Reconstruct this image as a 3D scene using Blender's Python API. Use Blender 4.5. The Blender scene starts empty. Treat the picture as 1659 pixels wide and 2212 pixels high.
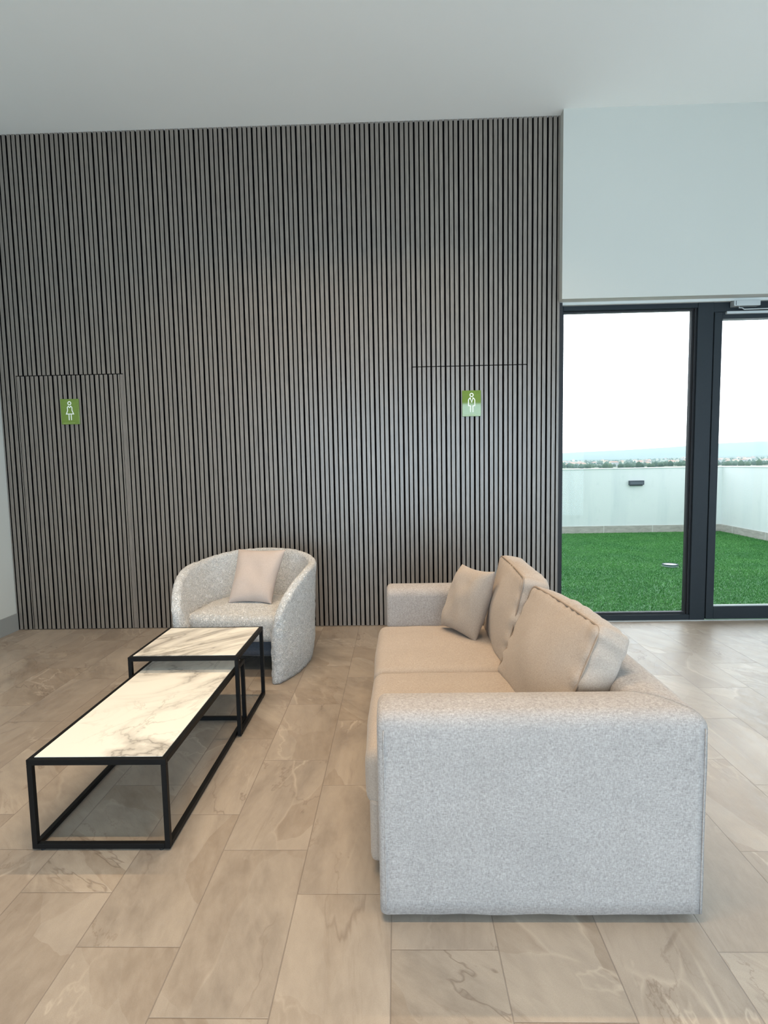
import bpy, bmesh, math, random
import numpy as np
from mathutils import Vector, Matrix, noise

random.seed(7)
rng = np.random.default_rng(11)
sc = bpy.context.scene
COL = sc.collection

# ------------------------------------------------------------------ camera
CAM_F, CAM_P, CAM_Y, CAM_R, CAM_H = 1200.07, -0.085833, -0.024852, -0.018940, 1.35541
def make_camera():
    fwd = Vector((math.sin(CAM_Y)*math.cos(CAM_P), math.cos(CAM_Y)*math.cos(CAM_P), math.sin(CAM_P)))
    right = Vector((math.cos(CAM_Y), -math.sin(CAM_Y), 0))
    up = right.cross(fwd)
    r2 = right*math.cos(CAM_R) + up*math.sin(CAM_R)
    u2 = -right*math.sin(CAM_R) + up*math.cos(CAM_R)
    cd = bpy.data.cameras.new('camera'); co = bpy.data.objects.new('camera', cd); COL.objects.link(co)
    m = Matrix((r2, u2, -fwd)).transposed().to_4x4(); m.translation = Vector((0, 0, CAM_H))
    co.matrix_world = m
    cd.sensor_fit = 'HORIZONTAL'; cd.sensor_width = 36.0; cd.lens = CAM_F/1659*36.0
    cd.clip_start = 0.05; cd.clip_end = 40000
    sc.camera = co
make_camera()

# ------------------------------------------------------------------ world, lamps, exposure
EXPOSURE = 0.0
SKY = (0.82, 0.92, 1.0); SKY_L = 2.15; SKY_BOOST = 5.0
WARM = (1.0, 0.72, 0.44); WARM_P = 41
COOL = (0.58, 0.79, 1.0); REAR_P = 350; SIDE_P = 45

w = bpy.data.worlds.new('overcast_sky'); sc.world = w; w.use_nodes = True
nt = w.node_tree; bg = nt.nodes['Background']; bg.inputs[0].default_value = (*SKY, 1)
# overcast sky, brightness added beyond the terrace to light the indoor floor
tc = nt.nodes.new('ShaderNodeTexCoord'); dp = nt.nodes.new('ShaderNodeVectorMath'); dp.operation = 'DOT_PRODUCT'
nt.links.new(tc.outputs['Generated'], dp.inputs[0]); dp.inputs[1].default_value = Vector((.42, .80, .42)).normalized()
mr = nt.nodes.new('ShaderNodeMapRange'); mr.interpolation_type = 'SMOOTHSTEP'
nt.links.new(dp.outputs['Value'], mr.inputs[0])
for i, q in enumerate((.25, 1.0, SKY_L, SKY_BOOST)): mr.inputs[i+1].default_value = q
nt.links.new(mr.outputs[0], bg.inputs[1])

def area_light(name, loc, rot, sx, sy, color, power, spread=180):
    d = bpy.data.lights.new(name, 'AREA'); d.shape = 'RECTANGLE'; d.size = sx; d.size_y = sy
    d.color = color; d.energy = power; d.spread = math.radians(spread)
    o = bpy.data.objects.new(name, d); COL.objects.link(o); o.location = loc; o.rotation_euler = rot
    return o
area_light('ceiling_strip_lamp', (-0.45, 1.0, 4.0), (0, 0, 0), 2.7, 0.05, WARM, WARM_P, 116)
area_light('ceiling_strip_lamp', (-0.45, 3.1, 4.0), (0, 0, 0), 2.7, 0.05, WARM, WARM_P, 116)
# daylight arriving through the glazing behind the camera
area_light('rear_window_daylight', (1.05, -3.75, 1.40), (math.radians(90), 0, 0), 6.6, 2.64, COOL, REAR_P)
area_light('side_window_daylight', (5.78, 0.4, 1.40), (math.radians(90), 0, math.radians(90)), 5.8, 2.64, COOL, SIDE_P)

vs = sc.view_settings
vs.view_transform = 'Standard'; vs.look = 'None'; vs.gamma = 1; vs.exposure = EXPOSURE; vs.use_curve_mapping = False
sc.display_settings.display_device = 'sRGB'
sc.cycles.use_denoising = True
sc.cycles.max_bounces = 12; sc.cycles.diffuse_bounces = 6; sc.cycles.transparent_max_bounces = 16
sc.cycles.sample_clamp_indirect = 6; sc.cycles.volume_bounces = 5

# ------------------------------------------------------------------ material helpers
def srgb(r, g, b):
    f = lambda c: (c/255/12.92) if c/255 <= .04045 else ((c/255+.055)/1.055)**2.4
    return (f(r), f(g), f(b))

class NT:
    def __init__(s, name):
        s.m = bpy.data.materials.new(name); s.m.use_nodes = True
        s.t = s.m.node_tree; s.t.nodes.clear()
        s.out = s.t.nodes.new('ShaderNodeOutputMaterial')
    def n(s, typ, **kw):
        nd = s.t.nodes.new(typ)
        for k, v in kw.items():
            if k.startswith('i_'): nd.inputs[k[2:].replace('_', ' ')].default_value = v
            else: setattr(nd, k, v)
        return nd
    def l(s, a, b): s.t.links.new(a, b)
    def val(s, x, sock):
        if hasattr(x, 'is_linked') or hasattr(x, 'links'): s.l(x, sock)
        else: sock.default_value = x
    def math(s, op, a, b=0.0, c=0.0, clamp=False):
        nd = s.n('ShaderNodeMath', operation=op, use_clamp=clamp)
        for i, x in enumerate((a, b, c)): s.val(x, nd.inputs[i])
        return nd.outputs[0]
    def mix(s, fac, a, b, blend='MIX'):
        nd = s.n('ShaderNodeMix', data_type='RGBA', blend_type=blend)
        s.val(fac, nd.inputs[0])
        for x, i in ((a, 6), (b, 7)):
            s.val((*x, 1) if isinstance(x, tuple) and len(x) == 3 else x, nd.inputs[i])
        return nd.outputs[2]
    def noise(s, vec, scale, detail=3, rough=.5, dist=0.0):
        nd = s.n('ShaderNodeTexNoise'); s.val(vec, nd.inputs['Vector'])
        nd.inputs['Scale'].default_value = scale; nd.inputs['Detail'].default_value = detail
        nd.inputs['Roughness'].default_value = rough; nd.inputs['Distortion'].default_value = dist
        return nd.outputs[0]
    def mapr(s, x, a, b, c=0.0, d=1.0, smooth=False):
        nd = s.n('ShaderNodeMapRange'); nd.interpolation_type = 'SMOOTHSTEP' if smooth else 'LINEAR'
        s.val(x, nd.inputs[0])
        for i, q in enumerate((a, b, c, d)): nd.inputs[i+1].default_value = q
        return nd.outputs[0]
    def mapping(s, vec, loc=(0, 0, 0), rot=(0, 0, 0), scale=(1, 1, 1)):
        nd = s.n('ShaderNodeMapping'); s.val(vec, nd.inputs[0])
        nd.inputs[1].default_value = loc; nd.inputs[2].default_value = rot; nd.inputs[3].default_value = scale
        return nd.outputs[0]
    def obj(s): return s.n('ShaderNodeTexCoord').outputs['Object']
    def geo(s): return s.n('ShaderNodeNewGeometry').outputs['Position']
    def sep(s, v):
        nd = s.n('ShaderNodeSeparateXYZ'); s.l(v, nd.inputs[0]); return nd.outputs
    def comb(s, x, y, z):
        nd = s.n('ShaderNodeCombineXYZ')
        for i, q in enumerate((x, y, z)): s.val(q, nd.inputs[i])
        return nd.outputs[0]
    def bump(s, h, strength=.3, dist=.01):
        nd = s.n('ShaderNodeBump'); s.val(h, nd.inputs['Height'])
        nd.inputs['Strength'].default_value = strength; nd.inputs['Distance'].default_value = dist
        return nd.outputs[0]
    def bsdf(s, color, rough=.5, spec=.5, metal=0.0, normal=None, sheen=0.0, coat=0.0, ior=None):
        b = s.n('ShaderNodeBsdfPrincipled')
        s.val((*color, 1) if isinstance(color, tuple) else color, b.inputs['Base Color'])
        s.val(rough, b.inputs['Roughness']); b.inputs['Metallic'].default_value = metal
        b.inputs['Specular IOR Level'].default_value = spec
        if ior: b.inputs['IOR'].default_value = ior
        if sheen: b.inputs['Sheen Weight'].default_value = sheen; b.inputs['Sheen Roughness'].default_value = .5
        if coat: b.inputs['Coat Weight'].default_value = coat; b.inputs['Coat Roughness'].default_value = .03
        if normal is not None: s.l(normal, b.inputs['Normal'])
        s.l(b.outputs[0], s.out.inputs[0])
        return s.m

def plain(name, color, rough=.5, spec=.5, metal=0.0):
    return NT(name).bsdf(color, rough, spec, metal)

def mat_plaster(name, color, amt=.05, scale=90):
    t = NT(name); p = t.geo()
    n1 = t.noise(p, scale, 3); n2 = t.noise(p, 1.3, 2)
    c = t.mix(t.mapr(n2, .3, .7), tuple(x*.985 for x in color), color)
    return t.bsdf(c, .85, .25, normal=t.bump(n1, amt, .004))

TW, TX0, TY0, TS = 0.3, -0.03915, 0.24548, 0.39802
def mat_tiles(name, shift=0.0, plain_only=False):
    t = NT(name); p = t.geo(); x, y, z = t.sep(p)
    kx = t.math('DIVIDE', t.math('SUBTRACT', x, TX0), TW)
    k = t.math('FLOOR', kx); fx = t.math('SUBTRACT', kx, k)
    ky = t.math('DIVIDE', t.math('SUBTRACT', y, t.math('MULTIPLY_ADD', k, TS, TY0)), 2*TW)
    j = t.math('FLOOR', ky); fy = t.math('SUBTRACT', ky, j)
    # distance to the nearest joint in metres
    ex = t.math('MULTIPLY', t.math('MINIMUM', fx, t.math('SUBTRACT', 1.0, fx)), TW)
    ey = t.math('MULTIPLY', t.math('MINIMUM', fy, t.math('SUBTRACT', 1.0, fy)), 2*TW)
    e = t.math('MINIMUM', ex, ey)
    grout = t.mapr(e, .0008, .0022, 1.0, 0.0)
    wn = t.n('ShaderNodeTexWhiteNoise', noise_dimensions='3D'); t.l(t.comb(k, j, 3.7), wn.inputs['Vector'])
    rv = wn.outputs['Value']; rc = wn.outputs['Color']
    off = t.n('ShaderNodeVectorMath', operation='SCALE'); t.l(rc, off.inputs[0]); off.inputs['Scale'].default_value = 37.0
    ps = t.n('ShaderNodeVectorMath', operation='ADD'); t.l(p, ps.inputs[0]); t.l(off.outputs[0], ps.inputs[1])
    vr = t.n('ShaderNodeVectorRotate', rotation_type='Z_AXIS'); t.l(ps.outputs[0], vr.inputs['Vector'])
    t.l(t.math('MULTIPLY_ADD', rv, 1.3, -1.0), vr.inputs['Angle'])
    q = t.mapping(vr.outputs[0], scale=(1.0, .42, 1.0))
    # layered cleft stone
    broad = t.noise(q, 3.2, 5, .6, .8)
    fine = t.noise(q, 26, 4, .65, .3)
    wv = t.n('ShaderNodeVectorMath', operation='ADD'); t.l(q, wv.inputs[0])
    dn = t.n('ShaderNodeTexNoise'); t.l(q, dn.inputs['Vector']); dn.inputs['Scale'].default_value = 3.0; dn.inputs['Detail'].default_value = 4
    sc_ = t.n('ShaderNodeVectorMath', operation='SCALE'); t.l(dn.outputs['Color'], sc_.inputs[0]); sc_.inputs['Scale'].default_value = .22
    t.l(sc_.outputs[0], wv.inputs[1])
    vo = t.n('ShaderNodeTexVoronoi', feature='F1'); t.l(wv.outputs[0], vo.inputs['Vector']); vo.inputs['Scale'].default_value = 4.2
    plate = t.sep(vo.outputs['Color'])[0]
    ve = t.n('ShaderNodeTexVoronoi', feature='DISTANCE_TO_EDGE'); t.l(wv.outputs[0], ve.inputs['Vector']); ve.inputs['Scale'].default_value = 4.2
    edge = t.mapr(ve.outputs[0], 0.0, .03, 1.0, 0.0)
    edge = t.math('MULTIPLY', edge, t.mapr(t.noise(q, 5, 2), .5, .62))
    vein = t.math('ABSOLUTE', t.math('SUBTRACT', t.noise(q, 1.3, 6, .6, .5), .5))
    veinm = t.math('MULTIPLY', t.mapr(vein, 0.0, .007, 1.0, 0.0), t.mapr(t.noise(q, 1.9, 2), .46, .6))
    vein2 = t.math('ABSOLUTE', t.math('SUBTRACT', t.noise(q, 1.5, 6, .6, .3), .55))
    veinl = t.mapr(vein2, 0.0, .009, 1.0, 0.0)
    c = t.mix(t.mapr(broad, .3, .7), srgb(132, 121, 110), srgb(180, 167, 152))
    c = t.mix(t.math('MULTIPLY', t.mapr(plate, .25, .85), .5), c, srgb(126, 108, 90))
    c = t.mix(t.mapr(fine, .35, .75, 0, .4), c, srgb(190, 177, 162))
    st = t.noise(t.mapping(vr.outputs[0], rot=(0, 0, .35), scale=(1.0, .10, 1.0)), 24, 4, .7, .4)
    c = t.mix(t.math('MULTIPLY', t.mapr(st, .54, .72, 0, .5), t.mapr(t.noise(q, 2.8, 2), .42, .6)), c, srgb(126, 112, 98))
    gr = t.noise(p, 420, 2, .7)
    c = t.mix(t.mapr(gr, .35, .7, 0, .28), c, srgb(116, 104, 92))
    c = t.mix(t.math('MULTIPLY', rv, .3), c, srgb(146, 134, 124))
    c = t.mix(t.math('MULTIPLY', veinm, .5), c, srgb(100, 84, 72))
    c = t.mix(t.math('MULTIPLY', t.math('MULTIPLY', t.math('MAXIMUM', veinl, edge), t.mapr(t.noise(q, 2.2, 2), .42, .62)), .38), c, srgb(206, 192, 176))
    crk = t.math('ABSOLUTE', t.math('SUBTRACT', t.noise(q, 2.1, 8, .62, .2), .47))
    c = t.mix(t.math('MULTIPLY', t.math('MULTIPLY', t.mapr(crk, 0.0, .006, 1.0, 0.0), t.mapr(t.noise(q, 2.5, 2), .45, .58)), .45), c, srgb(112, 94, 78))
    c = t.mix(t.math('MULTIPLY', grout, .62), c, srgb(112, 101, 93))
    h = t.math('ADD', t.math('MULTIPLY', broad, .6), t.math('MULTIPLY', plate, .5))
    h = t.math('ADD', h, t.math('MULTIPLY', fine, .22))
    h = t.math('SUBTRACT', h, t.math('MULTIPLY', veinm, .25))
    h = t.math('SUBTRACT', h, t.math('MULTIPLY', st, .25))
    h = t.math('SUBTRACT', h, t.math('MULTIPLY', grout, .5))
    r = t.mapr(fine, .3, .7, .34, .50)
    return t.bsdf(c, r, .55, normal=t.bump(h, .40, .006))

SLAT_P3, SLAT_X = 0.1156, 1.214
def mat_slats(name):
    t = NT(name); p = t.geo(); x, y, z = t.sep(p)
    k = t.math('FLOOR', t.math('DIVIDE', t.math('SUBTRACT', x, SLAT_X), SLAT_P3/3))
    wn = t.n('ShaderNodeTexWhiteNoise', noise_dimensions='1D'); t.l(k, wn.inputs['W'])
    q = t.mapping(p, scale=(1, 1, .035))
    g = t.noise(q, 210, 5, .65, .2); g2 = t.noise(t.mapping(p, scale=(1, 1, .12)), 40, 3)
    c = t.mix(t.mapr(g, .3, .7), srgb(95, 86, 77), srgb(146, 135, 124))
    c = t.mix(t.math('MULTIPLY', t.mapr(g2, .4, .7), .35), c, srgb(106, 97, 90))
    c = t.mix(t.math('MULTIPLY', wn.outputs['Value'], .28), c, srgb(98, 90, 84))
    return t.bsdf(c, .37, 1.0, normal=t.bump(g, .10, .001))

def mat_linen(name, c1, c2, scale=1.0, weave=1.0):
    t = NT(name); p = t.obj()
    a = t.noise(t.mapping(p, scale=(1, 1, .22)), 330*scale, 2, .6)
    b = t.noise(t.mapping(p, scale=(.22, .22, 1)), 330*scale, 2, .6)
    d = t.noise(p, 120*scale, 3, .6); e = t.noise(p, 7, 3)
    f = t.math('ADD', t.math('MULTIPLY', a, .5), t.math('MULTIPLY', b, .5))
    f = t.math('ADD', t.math('MULTIPLY', f, .65), t.math('MULTIPLY', d, .35))
    c = t.mix(t.mapr(f, .32, .68), c1, c2)
    c = t.mix(t.mapr(e, .35, .7, 0, .12), c, tuple(q*.8 for q in c1))
    return t.bsdf(c, .9, .15, normal=t.bump(f, .35*weave, .002), sheen=.12)

def mat_boucle(name, c1, c2):
    t = NT(name); p = t.obj()
    wv = t.n('ShaderNodeVectorMath', operation='ADD'); t.l(p, wv.inputs[0])
    dn = t.n('ShaderNodeTexNoise'); t.l(p, dn.inputs['Vector']); dn.inputs['Scale'].default_value = 90
    s2 = t.n('ShaderNodeVectorMath', operation='SCALE'); t.l(dn.outputs['Color'], s2.inputs[0]); s2.inputs['Scale'].default_value = .02
    t.l(s2.outputs[0], wv.inputs[1])
    r1 = t.math('ABSOLUTE', t.math('SUBTRACT', t.noise(wv.outputs[0], 85, 1, .4, 1.6), .5))
    curl = t.mapr(r1, 0.0, .16, 1.0, 0.0)
    n2 = t.noise(p, 45, 3)
    f = t.math('ADD', t.math('MULTIPLY', curl, .7), t.math('MULTIPLY', n2, .3))
    c = t.mix(t.mapr(f, .06, .58), c1, c2)
    return t.bsdf(c, .95, .1, normal=t.bump(f, .9, .008), sheen=.2)

def mat_marble(name, seed, ang, sx, thick, fr=1.0):
    t = NT(name); p = t.obj()
    q = t.mapping(t.mapping(p, rot=(0, 0, ang)), loc=(seed, seed*1.7, 0), scale=(fr, fr*sx, fr))
    v1 = t.math('ABSOLUTE', t.math('SUBTRACT', t.noise(q, 1.9, 7, .55, 1.1), .5))
    v2 = t.math('ABSOLUTE', t.math('SUBTRACT', t.noise(q, 4.0, 6, .6, .8), .52))
    wide = t.mapr(v1, 0.0, .10*thick, 1.0, 0.0, True)
    thin = t.mapr(v1, 0.0, .014*thick, 1.0, 0.0)
    thin2 = t.mapr(v2, 0.0, .018*thick, 1.0, 0.0)
    msk = t.mapr(t.noise(q, 1.4, 2), .36, .58)
    msk2 = t.mapr(t.noise(q, 2.4, 2), .44, .62)
    base = srgb(236, 232, 222)
    c = t.mix(t.math('MULTIPLY', t.math('MULTIPLY', wide, msk), .62), base, srgb(166, 160, 152))
    c = t.mix(t.math('MULTIPLY', t.math('MULTIPLY', thin, msk), .62), c, srgb(112, 106, 100))
    c = t.mix(t.math('MULTIPLY', t.math('MULTIPLY', thin2, msk2), .5), c, srgb(150, 144, 132))
    return t.bsdf(c, .32, .45)

def mat_glass(name):
    t = NT(name)
    fr = t.n('ShaderNodeFresnel'); fr.inputs[0].default_value = 1.15
    tr = t.n('ShaderNodeBsdfTransparent'); tr.inputs[0].default_value = (.975, .99, .985, 1)
    gl = t.n('ShaderNodeBsdfGlossy'); gl.inputs['Roughness'].default_value = .0
    mx = t.n('ShaderNodeMixShader'); t.l(fr.outputs[0], mx.inputs[0]); t.l(tr.outputs[0], mx.inputs[1]); t.l(gl.outputs[0], mx.inputs[2])
    t.l(mx.outputs[0], t.out.inputs[0]); return t.m

M = {}
M['ceiling'] = mat_plaster('painted_ceiling', srgb(240, 240, 236))
M['white'] = mat_plaster('white_plaster', srgb(207, 210, 206))
M['tiles'] = mat_tiles('slate_floor_tiles')
M['slats'] = mat_slats('grey_oak_slats')
M['felt'] = plain('black_felt', (.003, .003, .0035), .95, .05)
M['skirt'] = mat_plaster('grey_tile_skirting', srgb(150, 152, 150), .1, 30)
M['metal'] = plain('black_metal', (.004, .004, .0042), .5, .2)
M['alu'] = plain('anthracite_aluminium', srgb(27, 35, 41), .45, .35)
M['gasket'] = plain('black_gasket', (.008, .008, .01), .6)
M['silver'] = plain('silver_metal', srgb(186, 190, 190), .4, .5, .3)
M['glass'] = mat_glass('clear_glass')
M['linen'] = mat_linen('beige_linen', srgb(130, 123, 119), srgb(191, 183, 178), 1.3)
M['cushion'] = mat_linen('taupe_linen', srgb(148, 135, 124), srgb(190, 176, 164), 2.0, .6)
M['pillow'] = mat_linen('rose_beige_velvet', srgb(172, 156, 147), srgb(200, 185, 176), 2.2, .5)
M['pipe'] = plain('taupe_piping', srgb(150, 134, 120), .9, .1)
M['boucle'] = mat_boucle('grey_boucle', srgb(176, 174, 171), srgb(250, 248, 246))
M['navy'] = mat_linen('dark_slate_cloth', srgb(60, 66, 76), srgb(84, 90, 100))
M['black'] = plain('black_plastic', (.01, .01, .01), .6)

# ------------------------------------------------------------------ mesh helpers
def finish(name, bm, mat, parent=None, smooth=False, loc=None):
    me = bpy.data.meshes.new(name); bm.normal_update(); bm.to_mesh(me); bm.free()
    return link(name, me, mat, parent, smooth, loc)
def link(name, me, mat, parent=None, smooth=False, loc=None):
    if mat is not None: me.materials.append(mat)
    if smooth:
        me.polygons.foreach_set('use_smooth', [True]*len(me.polygons))
    o = bpy.data.objects.new(name, me); COL.objects.link(o)
    if parent: o.parent = parent
    if loc: o.location = loc
    return o
def empty(name, loc=(0, 0, 0), rz=0.0):
    o = bpy.data.objects.new(name, None); COL.objects.link(o); o.location = loc; o.rotation_euler = (0, 0, rz)
    o.empty_display_size = .1
    return o
def tag(o, label=None, cat=None, group=None, kind=None):
    if label: o['label'] = label
    if cat: o['category'] = cat
    if group: o['group'] = group
    if kind: o['kind'] = kind
    return o
def structure(o): o['kind'] = 'structure'; return o

def box(bm, x0, x1, y0, y1, z0, z1, bev=0.0, seg=2):
    vs_ = [bm.verts.new((x, y, z)) for z in (z0, z1) for y in (y0, y1) for x in (x0, x1)]
    f = [(0, 2, 3, 1), (4, 5, 7, 6), (0, 1, 5, 4), (2, 6, 7, 3), (0, 4, 6, 2), (1, 3, 7, 5)]
    fs = [bm.faces.new([vs_[i] for i in q]) for q in f]
    if bev > 0:
        es = list({e for q in fs for e in q.edges})
        bmesh.ops.bevel(bm, geom=es, offset=bev, segments=seg, affect='EDGES', profile=.5)
def boxobj(name, b, mat, parent=None, bev=0.0, seg=2):
    bm = bmesh.new(); box(bm, *b, bev, seg); return finish(name, bm, mat, parent)
def cyl(bm, c, r, z0, z1, n=24, r2=None):
    r2 = r if r2 is None else r2
    a = [bm.verts.new((c[0]+r*math.cos(i*2*math.pi/n), c[1]+r*math.sin(i*2*math.pi/n), z0)) for i in range(n)]
    b = [bm.verts.new((c[0]+r2*math.cos(i*2*math.pi/n), c[1]+r2*math.sin(i*2*math.pi/n), z1)) for i in range(n)]
    for i in range(n): bm.faces.new((a[i], a[(i+1) % n], b[(i+1) % n], b[i]))
    bm.faces.new(b); bm.faces.new(a[::-1])
def tube(bm, pts, r, n=8, closed=False):
    P = [Vector(p) for p in pts]; m = len(P); rings = []
    up = Vector((0, 0, 1)); prev = None
    for i in range(m):
        a = P[(i-1) % m] if (closed or i > 0) else P[i]
        b = P[(i+1) % m] if (closed or i < m-1) else P[i]
        d = (b-a).normalized()
        if prev is None:
            s = d.cross(up)
            if s.length < .1: s = d.cross(Vector((1, 0, 0)))
        else: s = prev - d*prev.dot(d)
        s.normalize(); prev = s; q = d.cross(s)
        rings.append([bm.verts.new(P[i]+s*(r*math.cos(j*2*math.pi/n))+q*(r*math.sin(j*2*math.pi/n))) for j in range(n)])
    for i in range(m if closed else m-1):
        a, b = rings[i], rings[(i+1) % m]
        for j in range(n): bm.faces.new((a[j], a[(j+1) % n], b[(j+1) % n], b[j]))
    if not closed: bm.faces.new(rings[0][::-1]); bm.faces.new(rings[-1])

def soft_box(size, r, bulge=(0, 0, 0), n=22, disp=None, frame=None):
    """rounded, puffed upholstery block centred on the origin"""
    hx, hy, hz = [s/2 for s in size]; half = np.array([hx, hy, hz])
    s = np.linspace(-1, 1, n); s = np.sign(s)*(1-(1-np.abs(s))**1.7)
    bm = bmesh.new()
    for ax in range(3):
        for sg in (-1, 1):
            o1, o2 = [(1, 2), (2, 0), (0, 1)][ax]
            g = []
            for a in s:
                row = []
                for b in s:
                    q = np.zeros(3); q[ax] = sg; q[o1] = a; q[o2] = b; q = q*half
                    inner = np.clip(q, -(half-r), half-r); d = q-inner; L = np.linalg.norm(d)
                    p = inner + (d/L*r if L > 1e-9 else 0)
                    u = p/half
                    cb = np.cos(np.clip(u, -1, 1)*math.pi/2)
                    p = p + np.array([u[0]*bulge[0]*cb[1]*cb[2], u[1]*bulge[1]*cb[0]*cb[2], u[2]*bulge[2]*cb[0]*cb[1]])
                    row.append(bm.verts.new(p))
                g.append(row)
            for i in range(n-1):
                for j in range(n-1):
                    f = (g[i][j], g[i+1][j], g[i+1][j+1], g[i][j+1])
                    bm.faces.new(f if sg > 0 else f[::-1])
    bmesh.ops.remove_doubles(bm, verts=bm.verts, dist=1e-5)
    bm.normal_update()
    if disp:
        off = [(v, v.normal*disp(v.co, v.normal)) for v in bm.verts]
        for v, o in off: v.co = v.co+o
    if frame is not None:
        bmesh.ops.transform(bm, matrix=frame, verts=bm.verts)
    return bm
def nz(p, s): return noise.noise(Vector(p)*s)

# ------------------------------------------------------------------ room shell
LX, RX, BY, CZ = -3.27, 5.6, -3.6, 4.02
WY = 4.58           # face of the slats
GY = 4.63           # face of the glazing frame
structure(boxobj('floor', (LX-.2, RX+.2, BY-.2, GY+.02, -.2, 0), M['tiles']))
structure(boxobj('ceiling', (LX-.2, RX+.2, BY-.2, GY+.3, CZ, CZ+.2), M['ceiling']))
structure(boxobj('wall_left', (LX-.2, LX, BY-.2, WY+.3, 0, CZ), M['white']))
structure(boxobj('baseboard_left', (LX, LX+.012, BY, WY-.001, 0, .145), M['skirt']))
bm = bmesh.new()
box(bm, RX, RX+.2, BY-.2, GY+.3, 2.76, CZ); box(bm, RX, RX+.2, BY-.2, -2.5, 0, 2.76); box(bm, RX, RX+.2, 3.3, GY+.3, 0, 2.76)
structure(finish('wall_right', bm, M['white']))
t = structure(empty('window_3', (RX+.1, .4, 0)))
bm = bmesh.new()
for y in (-2.9, -1.45, 0, 1.45, 2.9): box(bm, -.04, .04, y-.04, y+.04, 0, 2.76)
box(bm, -.04, .04, -2.86, 2.86, 0, .07); box(bm, -.04, .04, -2.86, 2.86, 2.69, 2.76)
finish('window_frame', bm, M['alu'], t)
boxobj('pane', (-.004, .004, -2.86, 2.86, .07, 2.69), M['glass'], t)
# rear wall with a wide glazed opening (behind the camera)
bm = bmesh.new()
box(bm, LX, RX, BY-.2, BY, 2.76, CZ); box(bm, LX, -2.3, BY-.2, BY, 0, 2.76); box(bm, 4.4, RX, BY-.2, BY, 0, 2.76)
structure(finish('wall_rear', bm, M['white']))
t = structure(empty('window_2', (1.05, BY-.1, 0)))
bm = bmesh.new()
for x in (-3.35, -1.7, 0, 1.7, 3.35): box(bm, x-.04-(.0 if x > 0 else 0), x+.04, -.04, .04, 0, 2.76)
box(bm, -3.31, 3.31, -.04, .04, 0, .07); box(bm, -3.31, 3.31, -.04, .04, 2.69, 2.76)
finish('window_frame', bm, M['alu'], t)
boxobj('pane', (-3.31, 3.31, -.004, .004, .07, 2.69), M['glass'], t)

# slatted back wall: felt backing with full height slats, and two flush doors
SX0, SX1 = LX, 1.316
D1 = (-3.124, -2.232); D2 = (0.1315, 1.0563); DZ = 2.133
def slat_list(shift=0.0):
    out = []; k0 = int((SX0-SLAT_X)/SLAT_P3)-3
    for k in range(k0, 4):
        gx = SLAT_X + k*SLAT_P3 + shift          # centre of a wide joint
        a = gx + .0078
        for i in range(3):
            out.append((a, a+.0272)); a += .0272+.0099
    return out
def slat(bm, x0, x1, z0, z1, y=WY, d=.022, c=.0012):
    prof = [(x0, y+d), (x0, y+c), (x0+c, y), (x1-c, y), (x1, y+c), (x1, y+d)]
    lo = [bm.verts.new((px, py, z0)) for px, py in prof]; hi = [bm.verts.new((px, py, z1)) for px, py in prof]
    for i in range(5):
        f = bm.faces.new((lo[i], lo[i+1], hi[i+1], hi[i])); f.material_index = 1 if i in (0, 4) else 0
    bm.faces.new(hi[::-1]); bm.faces.new(lo)
def clip(s, a, b):
    x0, x1 = max(s[0], a), min(s[1], b)
    return (x0, x1) if x1-x0 > .003 else None
wb = structure(boxobj('wall_back', (LX-.2, SX1+.02, WY+.022, WY+.3, 0, CZ), M['felt']))
bm = bmesh.new()
spans_low = [(SX0+.003, D1[0]-.002), (D1[1]+.0006, D2[0]-.002), (D2[1]+.002, SX1)]
for s in slat_list():
    q = clip(s, SX0+.003, SX1)
    if not q: continue
    slat(bm, q[0], q[1], DZ+.004, CZ-.001)
    for a, b in spans_low:
        r = clip(s, a, b)
        if r: slat(bm, r[0], r[1], .004, DZ+.004)
finish('slat_cladding', bm, M['slats'], wb).data.materials.append(M['felt'])
def slat_door(name, d, shift, stile):
    o = structure(empty(name, ((d[0]+d[1])/2, WY, 0)))
    ox = -(d[0]+d[1])/2
    bm = bmesh.new()
    for s in slat_list(shift):
        r = clip(s, d[0]+.001, d[1]-.001-stile)
        if r: slat(bm, r[0], r[1], .006, DZ-.003)
    if stile: slat(bm, d[1]-stile+.002, d[1]-.0002, .006, DZ-.003, y=WY+.0015, c=.0004)
    bmesh.ops.translate(bm, verts=bm.verts, vec=(ox, -WY, 0))
    finish('door_leaf', bm, M['slats'], o).data.materials.append(M['felt'])
    return o
slat_door('door_1', D1, 0.013, .03)
slat_door('door_2', D2, 0.0, 0.0)
# end trim between slats and glazing
structure(boxobj('trim_1', (SX1, SX1+.024, WY+.004, GY+.05, .0, 2.61), M['gasket']))
# white bulkhead above the glazing
bm = bmesh.new()
box(bm, 1.311, RX, 4.50, GY+.3, 2.615, CZ)
structure(finish('wall_front', bm, mat_plaster('dimmed_white_plaster', srgb(197, 197, 190))))  # white plaster darkened in colour, standing in for weaker light here
structure(boxobj('trim_2', (1.318, RX, 4.598, GY, 2.594, 2.615), M['white']))

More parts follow.
